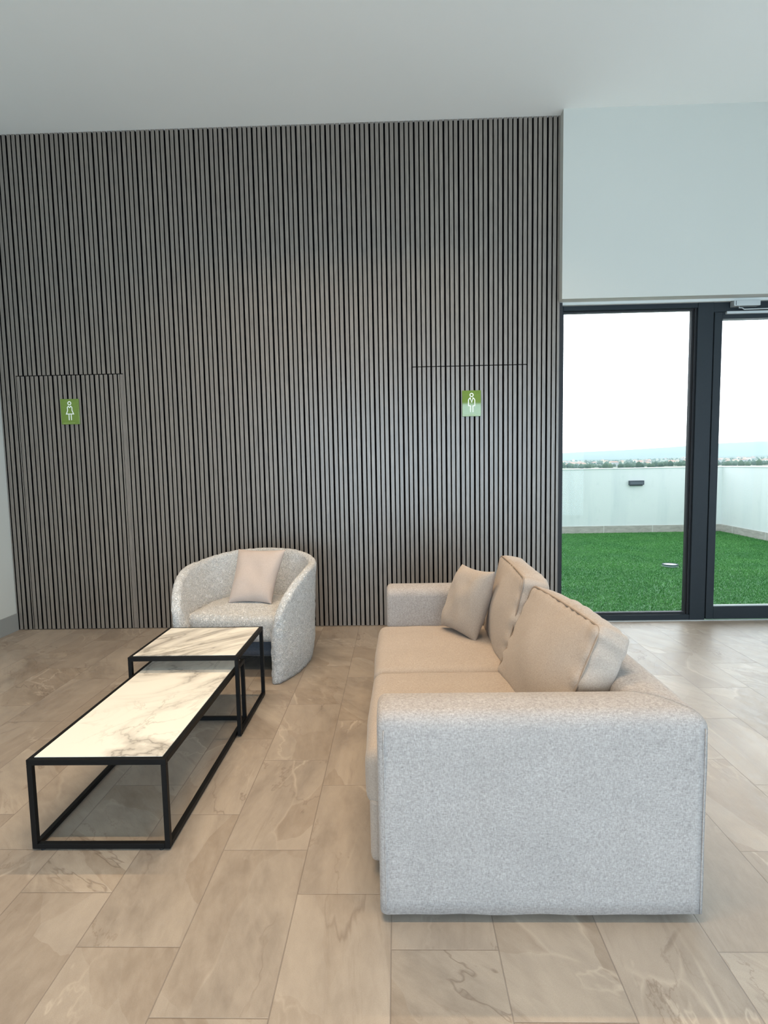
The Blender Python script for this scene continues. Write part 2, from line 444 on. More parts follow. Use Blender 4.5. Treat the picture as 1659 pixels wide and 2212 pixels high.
# glazing: fixed light, mullion, door leaf, further light
F0, F1 = GY, GY+.07
w1 = structure(empty('window_1', (1.34, GY, 0)))
def L(b): return (b[0]-1.34, b[1]-1.34, b[2]-GY, b[3]-GY, b[4], b[5])
bm = bmesh.new()
box(bm, *L((1.340, 1.360, F0, F1, 0, 2.6)), .002, 1); box(bm, *L((1.360, 2.431, F0, F1, 2.556, 2.6)), .002, 1)
box(bm, *L((1.360, 2.431, F0, F1, 0, .05)), .002, 1); box(bm, *L((2.431, 2.5565, F0-.004, F1, 0, 2.6)), .002, 1)
box(bm, *L((2.5565, 3.56, F0, F1, 2.518, 2.6)), .002, 1); box(bm, *L((3.50+.06, 3.66, F0-.004, F1, 0, 2.6)), .002, 1)
box(bm, *L((3.66, RX, F0, F1, 2.556, 2.6)), .002, 1); box(bm, *L((3.66, RX, F0, F1, 0, .05)), .002, 1)
finish('window_frame', bm, M['alu'], w1)
bm = bmesh.new()
for a, b in ((1.36, 2.431), (3.66, RX)):
    box(bm, *L((a, a+.010, F0+.02, F1, .05, 2.556))); box(bm, *L((b-.016, b, F0+.016, F1, .05, 2.556)))
    box(bm, *L((b-.030, b-.016, F0+.034, F1, .05, 2.556)))
    box(bm, *L((a+.01, b-.03, F0+.03, F1, .05, .066))); box(bm, *L((a+.01, b-.03, F0+.03, F1, 2.545, 2.556)))
finish('glazing_bead', bm, M['gasket'], w1)
for a, b in ((1.365, 2.405), (3.665, RX)):
    boxobj('pane', L((a, b, F0+.045, F0+.055, .055, 2.552)), M['glass'], w1)
# sill strip at the floor
structure(boxobj('trim_3', (1.34, RX, GY-.016, GY, 0, .006), M['silver']))
d3 = structure(empty('door_3', (3.05, GY, 0)))
def Ld(b): return (b[0]-3.05, b[1]-3.05, b[2]-GY, b[3]-GY, b[4], b[5])
bm = bmesh.new()
box(bm, *Ld((2.560, 2.622, F0-.012, F1-.01, .012, 2.514)), .002, 1); box(bm, *Ld((3.495, 3.556, F0-.012, F1-.01, .012, 2.514)), .002, 1)
box(bm, *Ld((2.622, 3.495, F0-.012, F1-.01, .012, .118)), .002, 1); box(bm, *Ld((2.622, 3.495, F0-.012, F1-.01, 2.462, 2.514)), .002, 1)
finish('leaf_frame', bm, M['alu'], d3)
bm = bmesh.new(); box(bm, *Ld((2.622, 3.495, F0+.006, F0+.03, .118, .127)))
finish('glazing_bead', bm, M['white'], d3)
boxobj('pane', Ld((2.620, 3.497, F0+.03, F0+.04, .12, 2.465)), M['glass'], d3)
bm = bmesh.new()
box(bm, *Ld((3.505, 3.535, F0-.07, F0-.055, .95, 1.15)), .004); box(bm, *Ld((3.512, 3.528, F0-.06, F0-.012, 1.03, 1.05)))
finish('handle', bm, M['silver'], d3)

# ------------------------------------------------------------------ sofa
S = tag(empty('sofa', (0.4, 2.43, 0)), 'beige linen two seat sofa with its side panel turned towards the viewer', 'sofa')
SO = Vector((0.4, 2.43, 0))
AH, TH, ZB = 0.642, 0.185, 0.028          # arm height, thickness, underside
PX0, PX1, PY0, PY1 = -0.072, 0.868, 1.535, 3.325
def arm_profile():
    """(offset across, z) from outer bottom over the rounded top to inner bottom; offset 0 = outer face"""
    pts = []; r = .05
    for z in np.linspace(ZB, AH-r, 14): pts.append((0.0, z))
    for a in np.linspace(0, math.pi/2, 8)[1:]: pts.append((r-r*math.cos(a), AH-r+r*math.sin(a)))
    for q in np.linspace(r, TH-r, 6)[1:-1]: pts.append((q, AH+.006*math.sin((q-r)/(TH-2*r)*math.pi)))
    for a in np.linspace(math.pi/2, 0, 8): pts.append((TH-r+r*math.cos(a), AH-r+r*math.sin(a)))
    for z in np.linspace(AH-r, ZB, 10)[1:]: pts.append((TH, z))
    return pts
def loft_wall(name, p0, p1, q0, q1, cap0, nseg=34):
    """wall block whose outer face runs p0->p1 and inner face q0->q1 (mitred plan)"""
    prof = arm_profile(); bm = bmesh.new(); rows = []
    p0, p1, q0, q1 = map(Vector, (p0, p1, q0, q1))
    nin = ((q0-p0)+(q1-p1)); nin.z = 0
    ts = list(np.linspace(0, 1, nseg))
    for t_ in ts:
        row = []
        for off, z in prof:
            k = off/TH
            a = p0.lerp(p1, t_); b = q0.lerp(q1, t_); v = a.lerp(b, k); v.z = z
            # upholstery is never dead flat
            if k < .01:
                out = (a-b).normalized()
                g = math.sin(math.pi*min(1, max(0, (z-ZB)/(AH-ZB))))*math.sin(math.pi*t_)
                v += out*(.010*g + .0035*nz((v.x*1.1, v.y*1.1, z), 7)*min(1, (z-ZB)*8))
                if z < ZB+.02: v += Vector((0, 0, .004*nz((v.x, v.y, 0), 9)))
            row.append(v)
        rows.append(row)
    if cap0:   # round the exposed front end: pull extra rings in
        d = (p0-p1).normalized(); extra = []
        for s_, back in ((.030, .003), (.020, .009), (.010, .018)):
            pass
        base = rows[0]; cen = Vector((0, 0, 0))
        ctr = (p0+q0)/2
        for e_, (sh, adv) in enumerate(((0.0, 0.0), (.004, .010), (.010, .016), (.020, .020))):
            r_ = []
            for (off, z), v in zip(prof, base):
                n2 = Vector((v.x, v.y, v.z))
                k = off/TH-.5
                across = (q0-p0).normalized()
                n2 -= across*(sh*max(-1, min(1, k*2.0)) if abs(k) > .49 else sh*1.2*k*2)
                if z > AH-.06: n2.z -= sh*((z-(AH-.06))/.06)
                extra.append(0)
                n2 += d*adv
                r_.append(n2)
            if e_ > 0: rows.insert(0, r_)
        # flat cap
    V = [[bm.verts.new(v) for v in row] for row in rows]
    for i in range(len(V)-1):
        for j in range(len(prof)-1):
            bm.faces.new((V[i][j], V[i+1][j], V[i+1][j+1], V[i][j+1]))
        bm.faces.new((V[i][-1], V[i+1][-1], V[i+1][0], V[i][0]))
    bm.faces.new(V[0]); bm.faces.new(V[-1][::-1])
    bmesh.ops.recalc_face_normals(bm, faces=bm.faces)
    bmesh.ops.translate(bm, verts=bm.verts, vec=-SO)
    o = finish(name, bm, M['linen'], S, True)
    for p in o.data.polygons:
        if len(p.vertices) > 8: p.use_smooth = False
    return o
g_ = .0009   # seam
near_arm = loft_wall('arm', (PX0+.02, PY0, 0), (PX1-g_, PY0, 0), (PX0+.02, PY0+TH, 0), (PX1-TH-g_, PY0+TH, 0), True)
loft_wall('arm', (PX0+.02, PY1, 0), (PX1-g_, PY1, 0), (PX0+.02, PY1-TH, 0), (PX1-TH-g_, PY1-TH, 0), True)
loft_wall('backrest', (PX1, PY0+g_, 0), (PX1, PY1-g_, 0), (PX1-TH, PY0+TH+g_, 0), (PX1-TH, PY1-TH-g_, 0), False)
for sx_ in (PX0+.020, PX1-.006):     # welted seams down both edges of the side panel
    bm = bmesh.new()
    tube(bm, [(sx_-SO.x, PY0-.0006-SO.y-.010*math.sin(math.pi*(z-ZB)/(AH-ZB))*math.sin(math.pi*max(0, (sx_-PX0-.02)/(PX1-PX0-.02))), z) for z in np.linspace(ZB+.004, AH-.05, 16)], .0022, 6)
    finish('seam', bm, M['linen'], near_arm, True)
# seat: plinth and two cushions
IY0, IY1, IX1 = PY0+TH, PY1-TH, PX1-TH
boxobj('base', (PX0-.036-SO.x, IX1-SO.x, IY0+.002-SO.y, IY1-.002-SO.y, .045, .27), M['cushion'], S, .022, 4)
SL = (IY1-IY0)/2
for i in range(2):
    yc = IY0+SL*(i+.5)
    fr = Matrix.Translation(Vector(((PX0-.047+IX1)/2, yc, .328))-SO)
    bm = soft_box((IX1-PX0+.047, SL-.004, .205), .045, (.012, .0, .018), 26,
                  lambda c, n: .003*nz(c, 9), fr)
    finish('seat_cushion', bm, M['cushion'], S, True)
for x in (PX0+.08, PX1-.1):
    for y in (PY0+.09, PY1-.09):
        bm = bmesh.new(); cyl(bm, (x-SO.x, y-SO.y), .022, 0, .05, 16); finish('foot', bm, M['black'], S)
# loose back cushions with piped edges
def back_cushion(b_near, b_far, y0, y1, lean, hgt, thick, seed, zb=.425):
    L_ = math.hypot(y1-y0, b_far-b_near)
    ey = Vector((b_far-b_near, y1-y0, 0)).normalized()
    ez = Vector((math.sin(lean), 0, math.cos(lean))); ez = (ez-ey*ez.dot(ey)).normalized()
    ex = ey.cross(ez).normalized()
    cen = Vector(((b_near+b_far)/2, (y0+y1)/2, zb)) + ex*thick/2 + ez*hgt/2
    fr = Matrix((ex, ey, ez)).transposed().to_4x4(); fr.translation = cen-SO
    hx, hy, hz = thick/2, L_/2, hgt/2
    def disp(c, n):
        # puckers running in from the piped edge, strongest on top and on the ends
        dz = max(0, (c.z/hz)); dy = abs(c.y)/hy
        pk = .007*math.sin(c.y*95+4*nz((c.y, c.x, seed), 6))*max(0, (dz-.55)/.45)**1.5
        pk += .007*math.sin(c.z*80+4*nz((c.z, c.x, seed+3), 6))*max(0, (dy-.75)/.25)**1.5
        return pk*(.5+nz(c, 6)) + .006*nz((c.x+seed, c.y, c.z), 7)
    bm = soft_box((thick, L_, hgt), .028, (.045, .012, .018), 40, disp, fr)
    o = finish('back_cushion', bm, M['cushion'], S, True)
    # piping around the front and the back face
    for sx in (-1,):
        pts = []; rr = .03; a, b = hy-.006, hz-.006
        corners = [(a-rr, b-rr, 0), (-a+rr, b-rr, 1), (-a+rr, -b+rr, 2), (a-rr, -b+rr, 3)]
        for cy_, cz_, q in corners:
            for k in range(5):
                an = q*math.pi/2 + k*math.pi/8
                pts.append((cy_+rr*math.cos(an), cz_+rr*math.sin(an)))
        dense = []
        for i in range(len(pts)):
            p, n2 = Vector(pts[i]), Vector(pts[(i+1) % len(pts)]); m = max(1, int((n2-p).length/.03))
            for k in range(m): dense.append(p.lerp(n2, k/m))
        bm = bmesh.new()
        P3 = []
        for p in dense:
            u, v = p.x/hy, p.y/hz
            cy_, cz_ = math.cos(min(1, abs(u))*math.pi/2), math.cos(min(1, abs(v))*math.pi/2)
            y_ = p.x + (.012*u*.3*cz_); z_ = p.y + .018*v*.3*cy_
            P3.append(Vector((sx*(hx-.006), y_, z_)))
        tube(bm, P3, .0036, 6, True)
        bmesh.ops.transform(bm, matrix=fr, verts=bm.verts)
        finish('piping', bm, M['pipe'], o, True)
    return o
back_cushion(.488, .425, 1.765, 2.425, math.radians(23.2), .425, .128, 1.0)
back_cushion(.455, .470, 2.440, 3.085, math.radians(13), .430, .130, 5.0)

# scatter cushions: four corners + puff
def pillow(name, TL, TR, BR, BL, puff, mat, seed, origin, n=34):
    TL, TR, BR, BL = map(Vector, (TL, TR, BR, BL))
    nrm = (TR-TL).cross(BL-TL).normalized()
    bm = bmesh.new(); grids = []
    for side in (1, -1):
        g = []
        for i in range(n):
            row = []
            for j in range(n):
                u = math.sin((i/(n-1)*2-1)*math.pi/2); v = math.sin((j/(n-1)*2-1)*math.pi/2)
                k = .075
                uu = u*(1-k*(1-v*v)*abs(u)); vv = v*(1-k*(1-u*u)*abs(v))
                a = TL.lerp(TR, (uu+1)/2); b = BL.lerp(BR, (uu+1)/2); p = a.lerp(b, (vv+1)/2)
                th = puff*(max(0, 1-u**4)**.55)*(max(0, 1-v**4)**.55)
                edge = max(abs(u), abs(v))
                th *= 1+.22*nz((u*1.3+seed, v*1.3, side), 1.4)
                wr = .006*math.sin(9*(u+v*.6)+5*nz((u, v, seed), 1.5))*max(0, edge-.45)*(1-edge**6)
                p = p + nrm*side*(th+wr)
                row.append(bm.verts.new(p-origin))
            g.append(row)
        for i in range(n-1):
            for j in range(n-1):
                f = (g[i][j], g[i+1][j], g[i+1][j+1], g[i][j+1])
                bm.faces.new(f if side < 0 else f[::-1])
    bmesh.ops.remove_doubles(bm, verts=bm.verts, dist=1e-5)
    bmesh.ops.recalc_face_normals(bm, faces=bm.faces)
    return finish(name, bm, mat, None, True, origin)
p_ = pillow('scatter_cushion', (.350, 3.03, .800), (.478, 2.74, .812), (.386, 2.79, .436), (.232, 3.05, .452), .062, M['cushion'], 3.0, Vector((.33, 2.9, .44)))
tag(p_, 'small square taupe scatter cushion leaning in the far corner of the sofa', 'cushion')

# ------------------------------------------------------------------ armchair
AC = Vector((-1.03, 3.80, 0)); AR = math.radians(-7)
A = tag(empty('armchair', AC, AR), 'light grey looped wool tub armchair in front of the slatted wall', 'armchair')
HW, FB, BB, ST = .437, -.43, .41, .10       # half width, front, back, shell thickness
def horseshoe():
    """centre line of the shell: two sides closing in towards the front, round back"""
    pts = []; rx, ry = HW-ST/2, .40; yb = BB-ST/2; yc = yb-ry; f0 = FB+ST/2*0
    side = []
    for s in np.linspace(f0, yc, 60, endpoint=False):
        k = (s-f0)/(yc-f0); side.append((rx-.085*(1-k)**2.2, s))
    pts += [(-x, y) for x, y in side]
    for a in np.linspace(math.pi, 0, 90):
        c, s_ = math.cos(a), math.sin(a); e = 2/2.25
        pts.append((rx*math.copysign(abs(c)**e, c), yc+ry*abs(s_)**e))
    pts += side[::-1]
    P = np.array(pts); d = np.r_[0, np.cumsum(np.hypot(*np.diff(P, axis=0).T))]; T = d[-1]; h = ST/2
    ends = [h*(1-math.cos(q)) for q in np.linspace(.04, math.pi/2, 12)]
    ss = np.r_[ends, np.linspace(h, T-h, 130)[1:-1], [T-e_ for e_ in ends[::-1]]]
    return [(Vector((np.interp(q, d, P[:, 0]), np.interp(q, d, P[:, 1]), 0)), min(q, T-q)) for q in ss]
def shell_top(v):
    v0 = FB; b0 = .06
    if v < b0: return .34+.345*max(0, 1-((b0-v)/(b0-v0))**2.3)**(1/2.1)
    return .685+.058*((v-b0)/(BB-b0))**1.2
C_ = horseshoe(); bm = bmesh.new(); rows = []; m = len(C_)
for i, (c, dist_end) in enumerate(C_):
    d = (C_[min(i+1, m-1)][0]-C_[max(i-1, 0)][0]).normalized(); nn = Vector((-d.y, d.x, 0))   # points outward
    hw = ST/2
    if dist_end < hw: hw = max(.004, math.sqrt(max(0, hw*hw-(hw-dist_end)**2)))
    ht = shell_top(c.y)
    row = []
    f_ = hw/(ST/2); rt = .030*f_**.7
    for z in np.linspace(.004, ht-rt, 26): row.append((hw, z))
    for a in np.linspace(0, math.pi, 14)[1:-1]: row.append((hw-.030*f_+.030*f_*math.cos(a), ht-rt+rt*math.sin(a)))
    for z in np.linspace(ht-rt, .004, 30):
        k_ = max(0, min(1, (z-.30)/max(.05, ht-rt-.30))) if ht > .36 else (1 if z > ht-rt-.001 else max(0, (z-ht+.14)/.11))
        row.append((-hw+(2*hw-.060*f_)*max(0, min(1, k_))**1.15, z))
    rr = []
    for off, z in row:
        tuck = .030*max(0, (.22-z)/.22)**2*(hw/(ST/2)) if off > 0 else 0
        flare = .022*max(0, (z-.25)/.45)**1.5
        p = c+nn*(off-tuck+flare)+Vector((0, 0, z))
        p += Vector((nz(p, 34), nz(p+Vector((9, 0, 0)), 34), nz(p+Vector((0, 9, 0)), 34)))*.0045
        rr.append(p)
    rows.append(rr)
V = [[bm.verts.new(v) for v in row] for row in rows]; k = len(V[0])
for i in range(m-1):
    for j in range(k):
        bm.faces.new((V[i][j], V[i+1][j], V[i+1][(j+1) % k], V[i][(j+1) % k]))
bm.faces.new(V[0]); bm.faces.new(V[-1][::-1])
bmesh.ops.recalc_face_normals(bm, faces=bm.faces)
finish('backrest_shell', bm, M['boucle'], A, True)
# seat: plan follows the inside of the shell, domed top
def seat_block(name, y0, z0, z1, inset, mat, dome, rad=.05):
    rx = HW-ST-inset; yb = BB-ST-inset; ry = .34; yc = yb-ry
    out = []
    for a in np.linspace(0, math.pi, 40):
        c, s_ = math.cos(a), math.sin(a); e = 2/2.25
        out.append(Vector((rx*math.copysign(abs(c)**e, c), yc+ry*abs(s_)**e, 0)))
    for s in np.linspace(0, 1, 10)[1:]: out.append(Vector((-rx, yc+(y0+.04-yc)*s, 0)))
    for s in np.linspace(0, 1, 24)[1:-1]: out.append(Vector((-rx+2*rx*s, y0+.04-.04*math.sin(math.pi*s)**.6, 0)))
    for s in np.linspace(0, 1, 10)[:-1]: out.append(Vector((rx, y0+.04+(yc-y0-.04)*s, 0)))
    cen = Vector((0, (yb+y0)/2, 0)); bm = bmesh.new(); rings = []
    def ring(sh, z, dm=0):
        R_ = []
        for p in out:
            dv = p-cen; L2 = dv.length; q = cen+dv*max(0, (L2-sh)/L2); R_.append(bm.verts.new((q.x, q.y, z+dm)))
        rings.append(R_)
    ring(.02, z0); ring(.0, z0+.02)
    for z in np.linspace(z0+.02, z1-rad, 5)[1:]: ring(0, z)
    for a in np.linspace(0, math.pi/2, 7)[1:]: ring(rad-rad*math.cos(a), z1-rad+rad*math.sin(a))
    for f in (.25, .5, .75, .9):
        sh = None; R_ = []
        for p in out:
            dv = p-cen; L2 = dv.length; q = cen+dv*((L2-rad)/L2)*(1-f); R_.append(bm.verts.new((q.x, q.y, z1+dome*(1-(1-f)**2))))
        rings.append(R_)
    for a, b in zip(rings, rings[1:]):
        for i in range(len(a)): bm.faces.new((a[i], a[(i+1) % len(a)], b[(i+1) % len(b)], b[i]))
    bm.faces.new(rings[-1]); bm.faces.new(rings[0][::-1])
    for v in bm.verts:
        v.co += Vector((nz(v.co, 28), nz(v.co+Vector((5, 0, 0)), 28), nz(v.co+Vector((0, 5, 0)), 28)))*.003
    return finish(name, bm, mat, A, True)
seat_block('seat', -.345, .235, .405, .0, M['boucle'], .035)
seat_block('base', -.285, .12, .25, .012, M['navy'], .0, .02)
for x in (-.24, .24):
    for y in (-.2, .16):
        bm = bmesh.new(); cyl(bm, (x, y), .02, 0, .13, 14); finish('foot', bm, M['black'], A)

p2 = pillow('scatter_cushion', (-1.148, 3.93, .768), (-.800, 3.88, .765), (-.862, 3.66, .432), (-1.165, 3.69, .435), .06, M['pillow'], 8.0, Vector((-1.0, 3.76, .45)))
tag(p2, 'pale pink-beige square scatter cushion propped upright in the armchair', 'cushion')

# ------------------------------------------------------------------ nesting coffee tables
def coffee_table(name, x0, x1, y0, y1, h, rails, mat, bar=.019):
    o = empty(name, ((x0+x1)/2, (y0+y1)/2, 0)); cx, cy = (x0+x1)/2, (y0+y1)/2
    X, Y = (x1-x0)/2, (y1-y0)/2; b = bar; ft = .006
    bm = bmesh.new()
    box(bm, -X, X, -Y, -Y+b, h-b*1.1, h, .0012, 1); box(bm, -X, X, Y-b, Y, h-b*1.1, h, .0012, 1)
    box(bm, -X, -X+b, -Y+b, Y-b, h-b*1.1, h, .0012, 1); box(bm, X-b, X, -Y+b, Y-b, h-b*1.1, h, .0012, 1)
    finish('top_frame', bm, M['metal'], o)
    boxobj('tabletop', (-X+b, X-b, -Y+b, Y-b, h-.012, h+.0012), mat, o)
    for sx in (-1, 1):
        for sy in (-1, 1):
            xa = (-X, -X+b) if sx < 0 else (X-b, X); ya = (-Y, -Y+b) if sy < 0 else (Y-b, Y)
            boxobj('leg', (*xa, *ya, ft, h-b*1.1), M['metal'], o, .0012, 1)
            bm = bmesh.new(); cyl(bm, (sx*(X-.035), sy*(Y-b/2)), .008, 0, ft+.003, 12) if rails == 'all' else cyl(bm, (sx*(X-b/2), sy*(Y-.035)), .008, 0, ft+.003, 12)
            finish('foot', bm, M['black'], o)
    if rails == 'all':
        boxobj('bottom_rail', (-X+b, X-b, -Y, -Y+b, ft, ft+b), M['metal'], o, .0012, 1)
        boxobj('bottom_rail', (-X+b, X-b, Y-b, Y, ft, ft+b), M['metal'], o, .0012, 1)
    boxobj('bottom_rail', (-X, -X+b, -Y+b, Y-b, ft, ft+b), M['metal'], o, .0012, 1)
    boxobj('bottom_rail', (X-b, X, -Y+b, Y-b, ft, ft+b), M['metal'], o, .0012, 1)
    return o
t1 = coffee_table('coffee_table', -1.328, -.829, 1.848, 2.862, .339, 'all', mat_marble('calacatta_marble', 2.3, .6, .8, 1.0))
tag(t1, 'long low coffee table with white veined marble top on black frame, nearest the viewer', 'table')
t2 = coffee_table('coffee_table', -1.362, -.806, 2.672, 3.186, .417, 'sides', mat_marble('calacatta_marble_diagonal', 7.9, .82, .22, 1.5, 2.3))
tag(t2, 'shorter, taller marble-topped coffee table straddling the end of the long one, by the armchair', 'table')

# ------------------------------------------------------------------ restroom signs
def stroke(bm, pts, w, y0, y1, closed=False):
    """flat raised stroke of width w in the x-z plane with mitred corners"""
    P = [Vector((p[0], p[1])) for p in pts]; m = len(P); Lf, Rt = [], []
    for i in range(m):
        a = P[(i-1) % m] if (closed or i > 0) else None; b = P[(i+1) % m] if (closed or i < m-1) else None
        d1 = (P[i]-a).normalized() if a is not None else None; d2 = (b-P[i]).normalized() if b is not None else None
        d1 = d1 or d2; d2 = d2 or d1
        n1 = Vector((-d1.y, d1.x)); n2 = Vector((-d2.y, d2.x)); mm = (n1+n2)
        mm = mm.normalized() if mm.length > 1e-4 else n1
        k = min(1.8, 1/max(.3, mm.dot(n1)))
        Lf.append(P[i]+mm*w/2*k); Rt.append(P[i]-mm*w/2*k)
    mk = lambda p, y: bm.verts.new((p.x, y, p.y))
    q = [[mk(Lf[i], y0), mk(Rt[i], y0), mk(Rt[i], y1), mk(Lf[i], y1)] for i in range(m)]
    for i in range(m if closed else m-1):
        a, b = q[i], q[(i+1) % m]
        for j in range(4): bm.faces.new((a[j], a[(j+1) % 4], b[(j+1) % 4], b[j]))
    if not closed: bm.faces.new(q[0][::-1]); bm.faces.new(q[-1])
def circle(c, r, n=28): return [(c[0]+r*math.cos(i*2*math.pi/n), c[1]+r*math.sin(i*2*math.pi/n)) for i in range(n)]
def mat_acrylic(name, col):
    t = NT(name); n1 = t.noise(t.obj(), 60, 3)
    c = t.mix(t.mapr(n1, .3, .7), tuple(q*.9 for q in col), col)
    return t.bsdf(c, .04, .5, ior=1.6)
M['green'] = mat_acrylic('green_acrylic', srgb(112, 138, 58))
M['signwhite'] = plain('white_vinyl', srgb(240, 245, 238), .5)
M['signpale'] = plain('pale_green_vinyl', srgb(150, 172, 104), .5)
def sign(name, cx, cz, wd, ht, kind, rz):
    o = empty(name, (cx, WY-.006, cz-ht/2), rz)
    boxobj('plate', (-wd/2, wd/2, -.006, .005, 0, ht), M['green'], o, .0015, 2)
    bm = bmesh.new(); s = ht; y0, y1 = -.0066, -.0058
    F = lambda L_: [(x*s, (1-v)*s) for x, v in L_]
    sw = .034*s
    if kind == 'w':
        stroke(bm, circle((0, (1-.17)*s), .062*s), sw, y0, y1, True)
        stroke(bm, F([(0, .34), (-.05, .285), (-.092, .335), (-.086, .45), (-.145, .592), (.145, .592), (.086, .45), (.092, .335), (.05, .285)]), sw, y0, y1, True)
        stroke(bm, F([(-.046, .60), (-.046, .835)]), sw, y0, y1); stroke(bm, F([(.046, .60), (.046, .835)]), sw, y0, y1)
    else:
        stroke(bm, circle((0, (1-.175)*s), .062*s), sw, y0, y1, True)
        stroke(bm, F([(-.045, .84), (-.045, .595), (-.122, .585), (-.122, .37), (-.10, .325), (-.054, .285), (.005, .46), (.054, .285), (.10, .325), (.122, .37), (.122, .585), (.05, .595), (.05, .84)]), sw, y0, y1)
    finish('pictogram', bm, M['signwhite'], o)
    bm = bmesh.new(); box(bm, -wd*.42, wd*.25, y0, y1, ht*.045, ht*.057); finish('bottom_line', bm, M['signpale'], o)
    return o
tag(sign('restroom_sign', -2.685, 1.835, .152, .207, 'w', 0), 'green acrylic plate with white outline of a woman on the left slatted door', 'sign')
tag(sign('restroom_sign', 0.612, 1.832, .152, .207, 'm', 0), 'green acrylic plate with white outline of a man in a jacket on right slatted door', 'sign')

# ------------------------------------------------------------------ door closer
dc = tag(empty('door_closer', (2.68, GY, 2.55)), 'silver overhead door closer on the dark frame above the glass door', 'door closer')
bm = bmesh.new(); box(bm, .0, .205, -.062, -.004, -0.002, .041, .003); finish('body', bm, M['silver'], dc)
bm = bmesh.new(); box(bm, .0125, .0155, -.0635, -.061, .003, .036); finish('end_cap_joint', bm, M['black'], dc)
bm = bmesh.new(); tube(bm, [(.055, -.035, .004), (.055, -.035, -.012), (.075, -.04, -.014), (.085, -.05, -.028), (.45, -.055, -.026)], .0045, 8); finish('arm', bm, M['silver'], dc, True)
bm = bmesh.new(); box(bm, -.04, .62, -.038, -.012, -.056, -.036, .002); finish('slide_rail', bm, M['silver'], dc)

# ------------------------------------------------------------------ terrace
def mat_turf(name, blade):
    t = NT(name); p = t.geo(); n1 = t.noise(p, 1.6, 3); n2 = t.noise(p, 60, 3, .7)
    if blade:
        wn = t.n('ShaderNodeTexWhiteNoise', noise_dimensions='3D')
        q = t.n('ShaderNodeVectorMath', operation='SNAP'); t.l(p, q.inputs[0]); q.inputs[1].default_value = (.02, .02, 10)
        t.l(q.outputs[0], wn.inputs['Vector']); f = wn.outputs['Value']
        c = t.mix(f, srgb(70, 132, 64), srgb(118, 176, 100))
    else: c = t.mix(n2, srgb(30, 78, 32), srgb(60, 120, 52))
    c = t.mix(t.mapr(n1, .35, .65, 0, .35), c, srgb(42, 110, 62))
    return t.bsdf(c, .6, .3)
TX1, TYF = 6.02, 10.44
structure(boxobj('ground', (-6, TX1+.25, GY+.02, TYF+.25, -.25, -.012), mat_turf('turf_backing', False)))
def turf():
    area = (1.0, TX1-.015, GY+.10, TYF-.02); N = 330000
    x = rng.uniform(area[0], area[1], N); y = rng.uniform(area[2], area[3], N)
    keep = (x/y > .17) & (np.hypot(x-3.445, y-7.05) > .112); x, y = x[keep], y[keep]; N = len(x)
    h = rng.uniform(.012, .024, N); a = rng.uniform(0, 2*math.pi, N); wd = rng.uniform(.002, .0038, N)
    lx, ly = rng.normal(0, .012, N), rng.normal(-.003, .012, N)
    V = np.zeros((N, 3, 3)); dx, dy = np.cos(a)*wd, np.sin(a)*wd
    V[:, 0] = np.stack([x-dx, y-dy, np.full(N, -.013)], 1); V[:, 1] = np.stack([x+dx, y+dy, np.full(N, -.013)], 1)
    V[:, 2] = np.stack([x+lx, y+ly, h-.013], 1)
    me = bpy.data.meshes.new('artificial_turf'); me.vertices.add(3*N); me.vertices.foreach_set('co', V.reshape(-1))
    me.loops.add(3*N); me.loops.foreach_set('vertex_index', np.arange(3*N)); me.polygons.add(N)
    me.polygons.foreach_set('loop_start', np.arange(0, 3*N, 3)); me.polygons.foreach_set('loop_total', np.full(N, 3)); me.update()
    o = link('artificial_turf', me, mat_turf('turf_blades', True))
    tag(o, 'bright green artificial turf covering the terrace behind the glass', 'turf', kind='stuff')
turf()
def mat_render():
    t = NT('white_render'); p = t.geo(); n1 = t.noise(p, 60, 3)
    s_ = t.noise(t.mapping(p, scale=(1, 1, .12)), 3.2, 4, .6); s2_ = t.noise(p, 9, 4)
    c = t.mix(t.mapr(s_, .48, .75, 0, .5), srgb(234, 236, 234), srgb(206, 214, 216))
    c = t.mix(t.mapr(s2_, .6, .8, 0, .35), c, srgb(200, 206, 206))
    return t.bsdf(c, .85, .25, normal=t.bump(n1, .25, .004))
M['outwall'] = mat_render()
def mat_skirt_out():
    t = NT('grey_stone_skirting'); p = t.geo(); x, y, z = t.sep(p)
    f = t.math('FRACT', t.math('DIVIDE', t.math('SUBTRACT', t.math('ADD', x, y), .78), .9))
    j = t.mapr(t.math('MINIMUM', f, t.math('SUBTRACT', 1.0, f)), .004, .008, 1.0, 0.0)
    n1 = t.noise(t.mapping(p, scale=(1, 1, 3)), 7, 5, .6, .5)
    c = t.mix(t.mapr(n1, .3, .7), srgb(168, 160, 152), srgb(200, 192, 184)); c = t.mix(j, c, srgb(222, 218, 212))
    return t.bsdf(c, .6, .3)
M['skirtout'] = mat_skirt_out()
structure(boxobj('wall_terrace_far', (-6, TX1+.25, TYF, TYF+.25, -.25, 1.185), M['outwall']))
structure(boxobj('wall_terrace_right', (TX1, TX1+.25, GY+.3, TYF, -.25, 1.185), M['outwall']))
bm = bmesh.new(); box(bm, -6, TX1+.28, TYF-.012, TYF+.28, 1.185, 1.2, .003, 1); structure(finish('trim_4', bm, M['outwall']))
bm = bmesh.new(); box(bm, TX1-.012, TX1+.28, GY+.3, TYF-.013, 1.185, 1.2, .003, 1); structure(finish('trim_5', bm, M['outwall']))
structure(boxobj('baseboard_terrace_far', (-6, TX1-.012, TYF-.012, TYF, -.012, .125), M['skirtout']))
structure(boxobj('baseboard_terrace_right', (TX1-.012, TX1, GY+.3, TYF, -.012, .125), M['skirtout']))
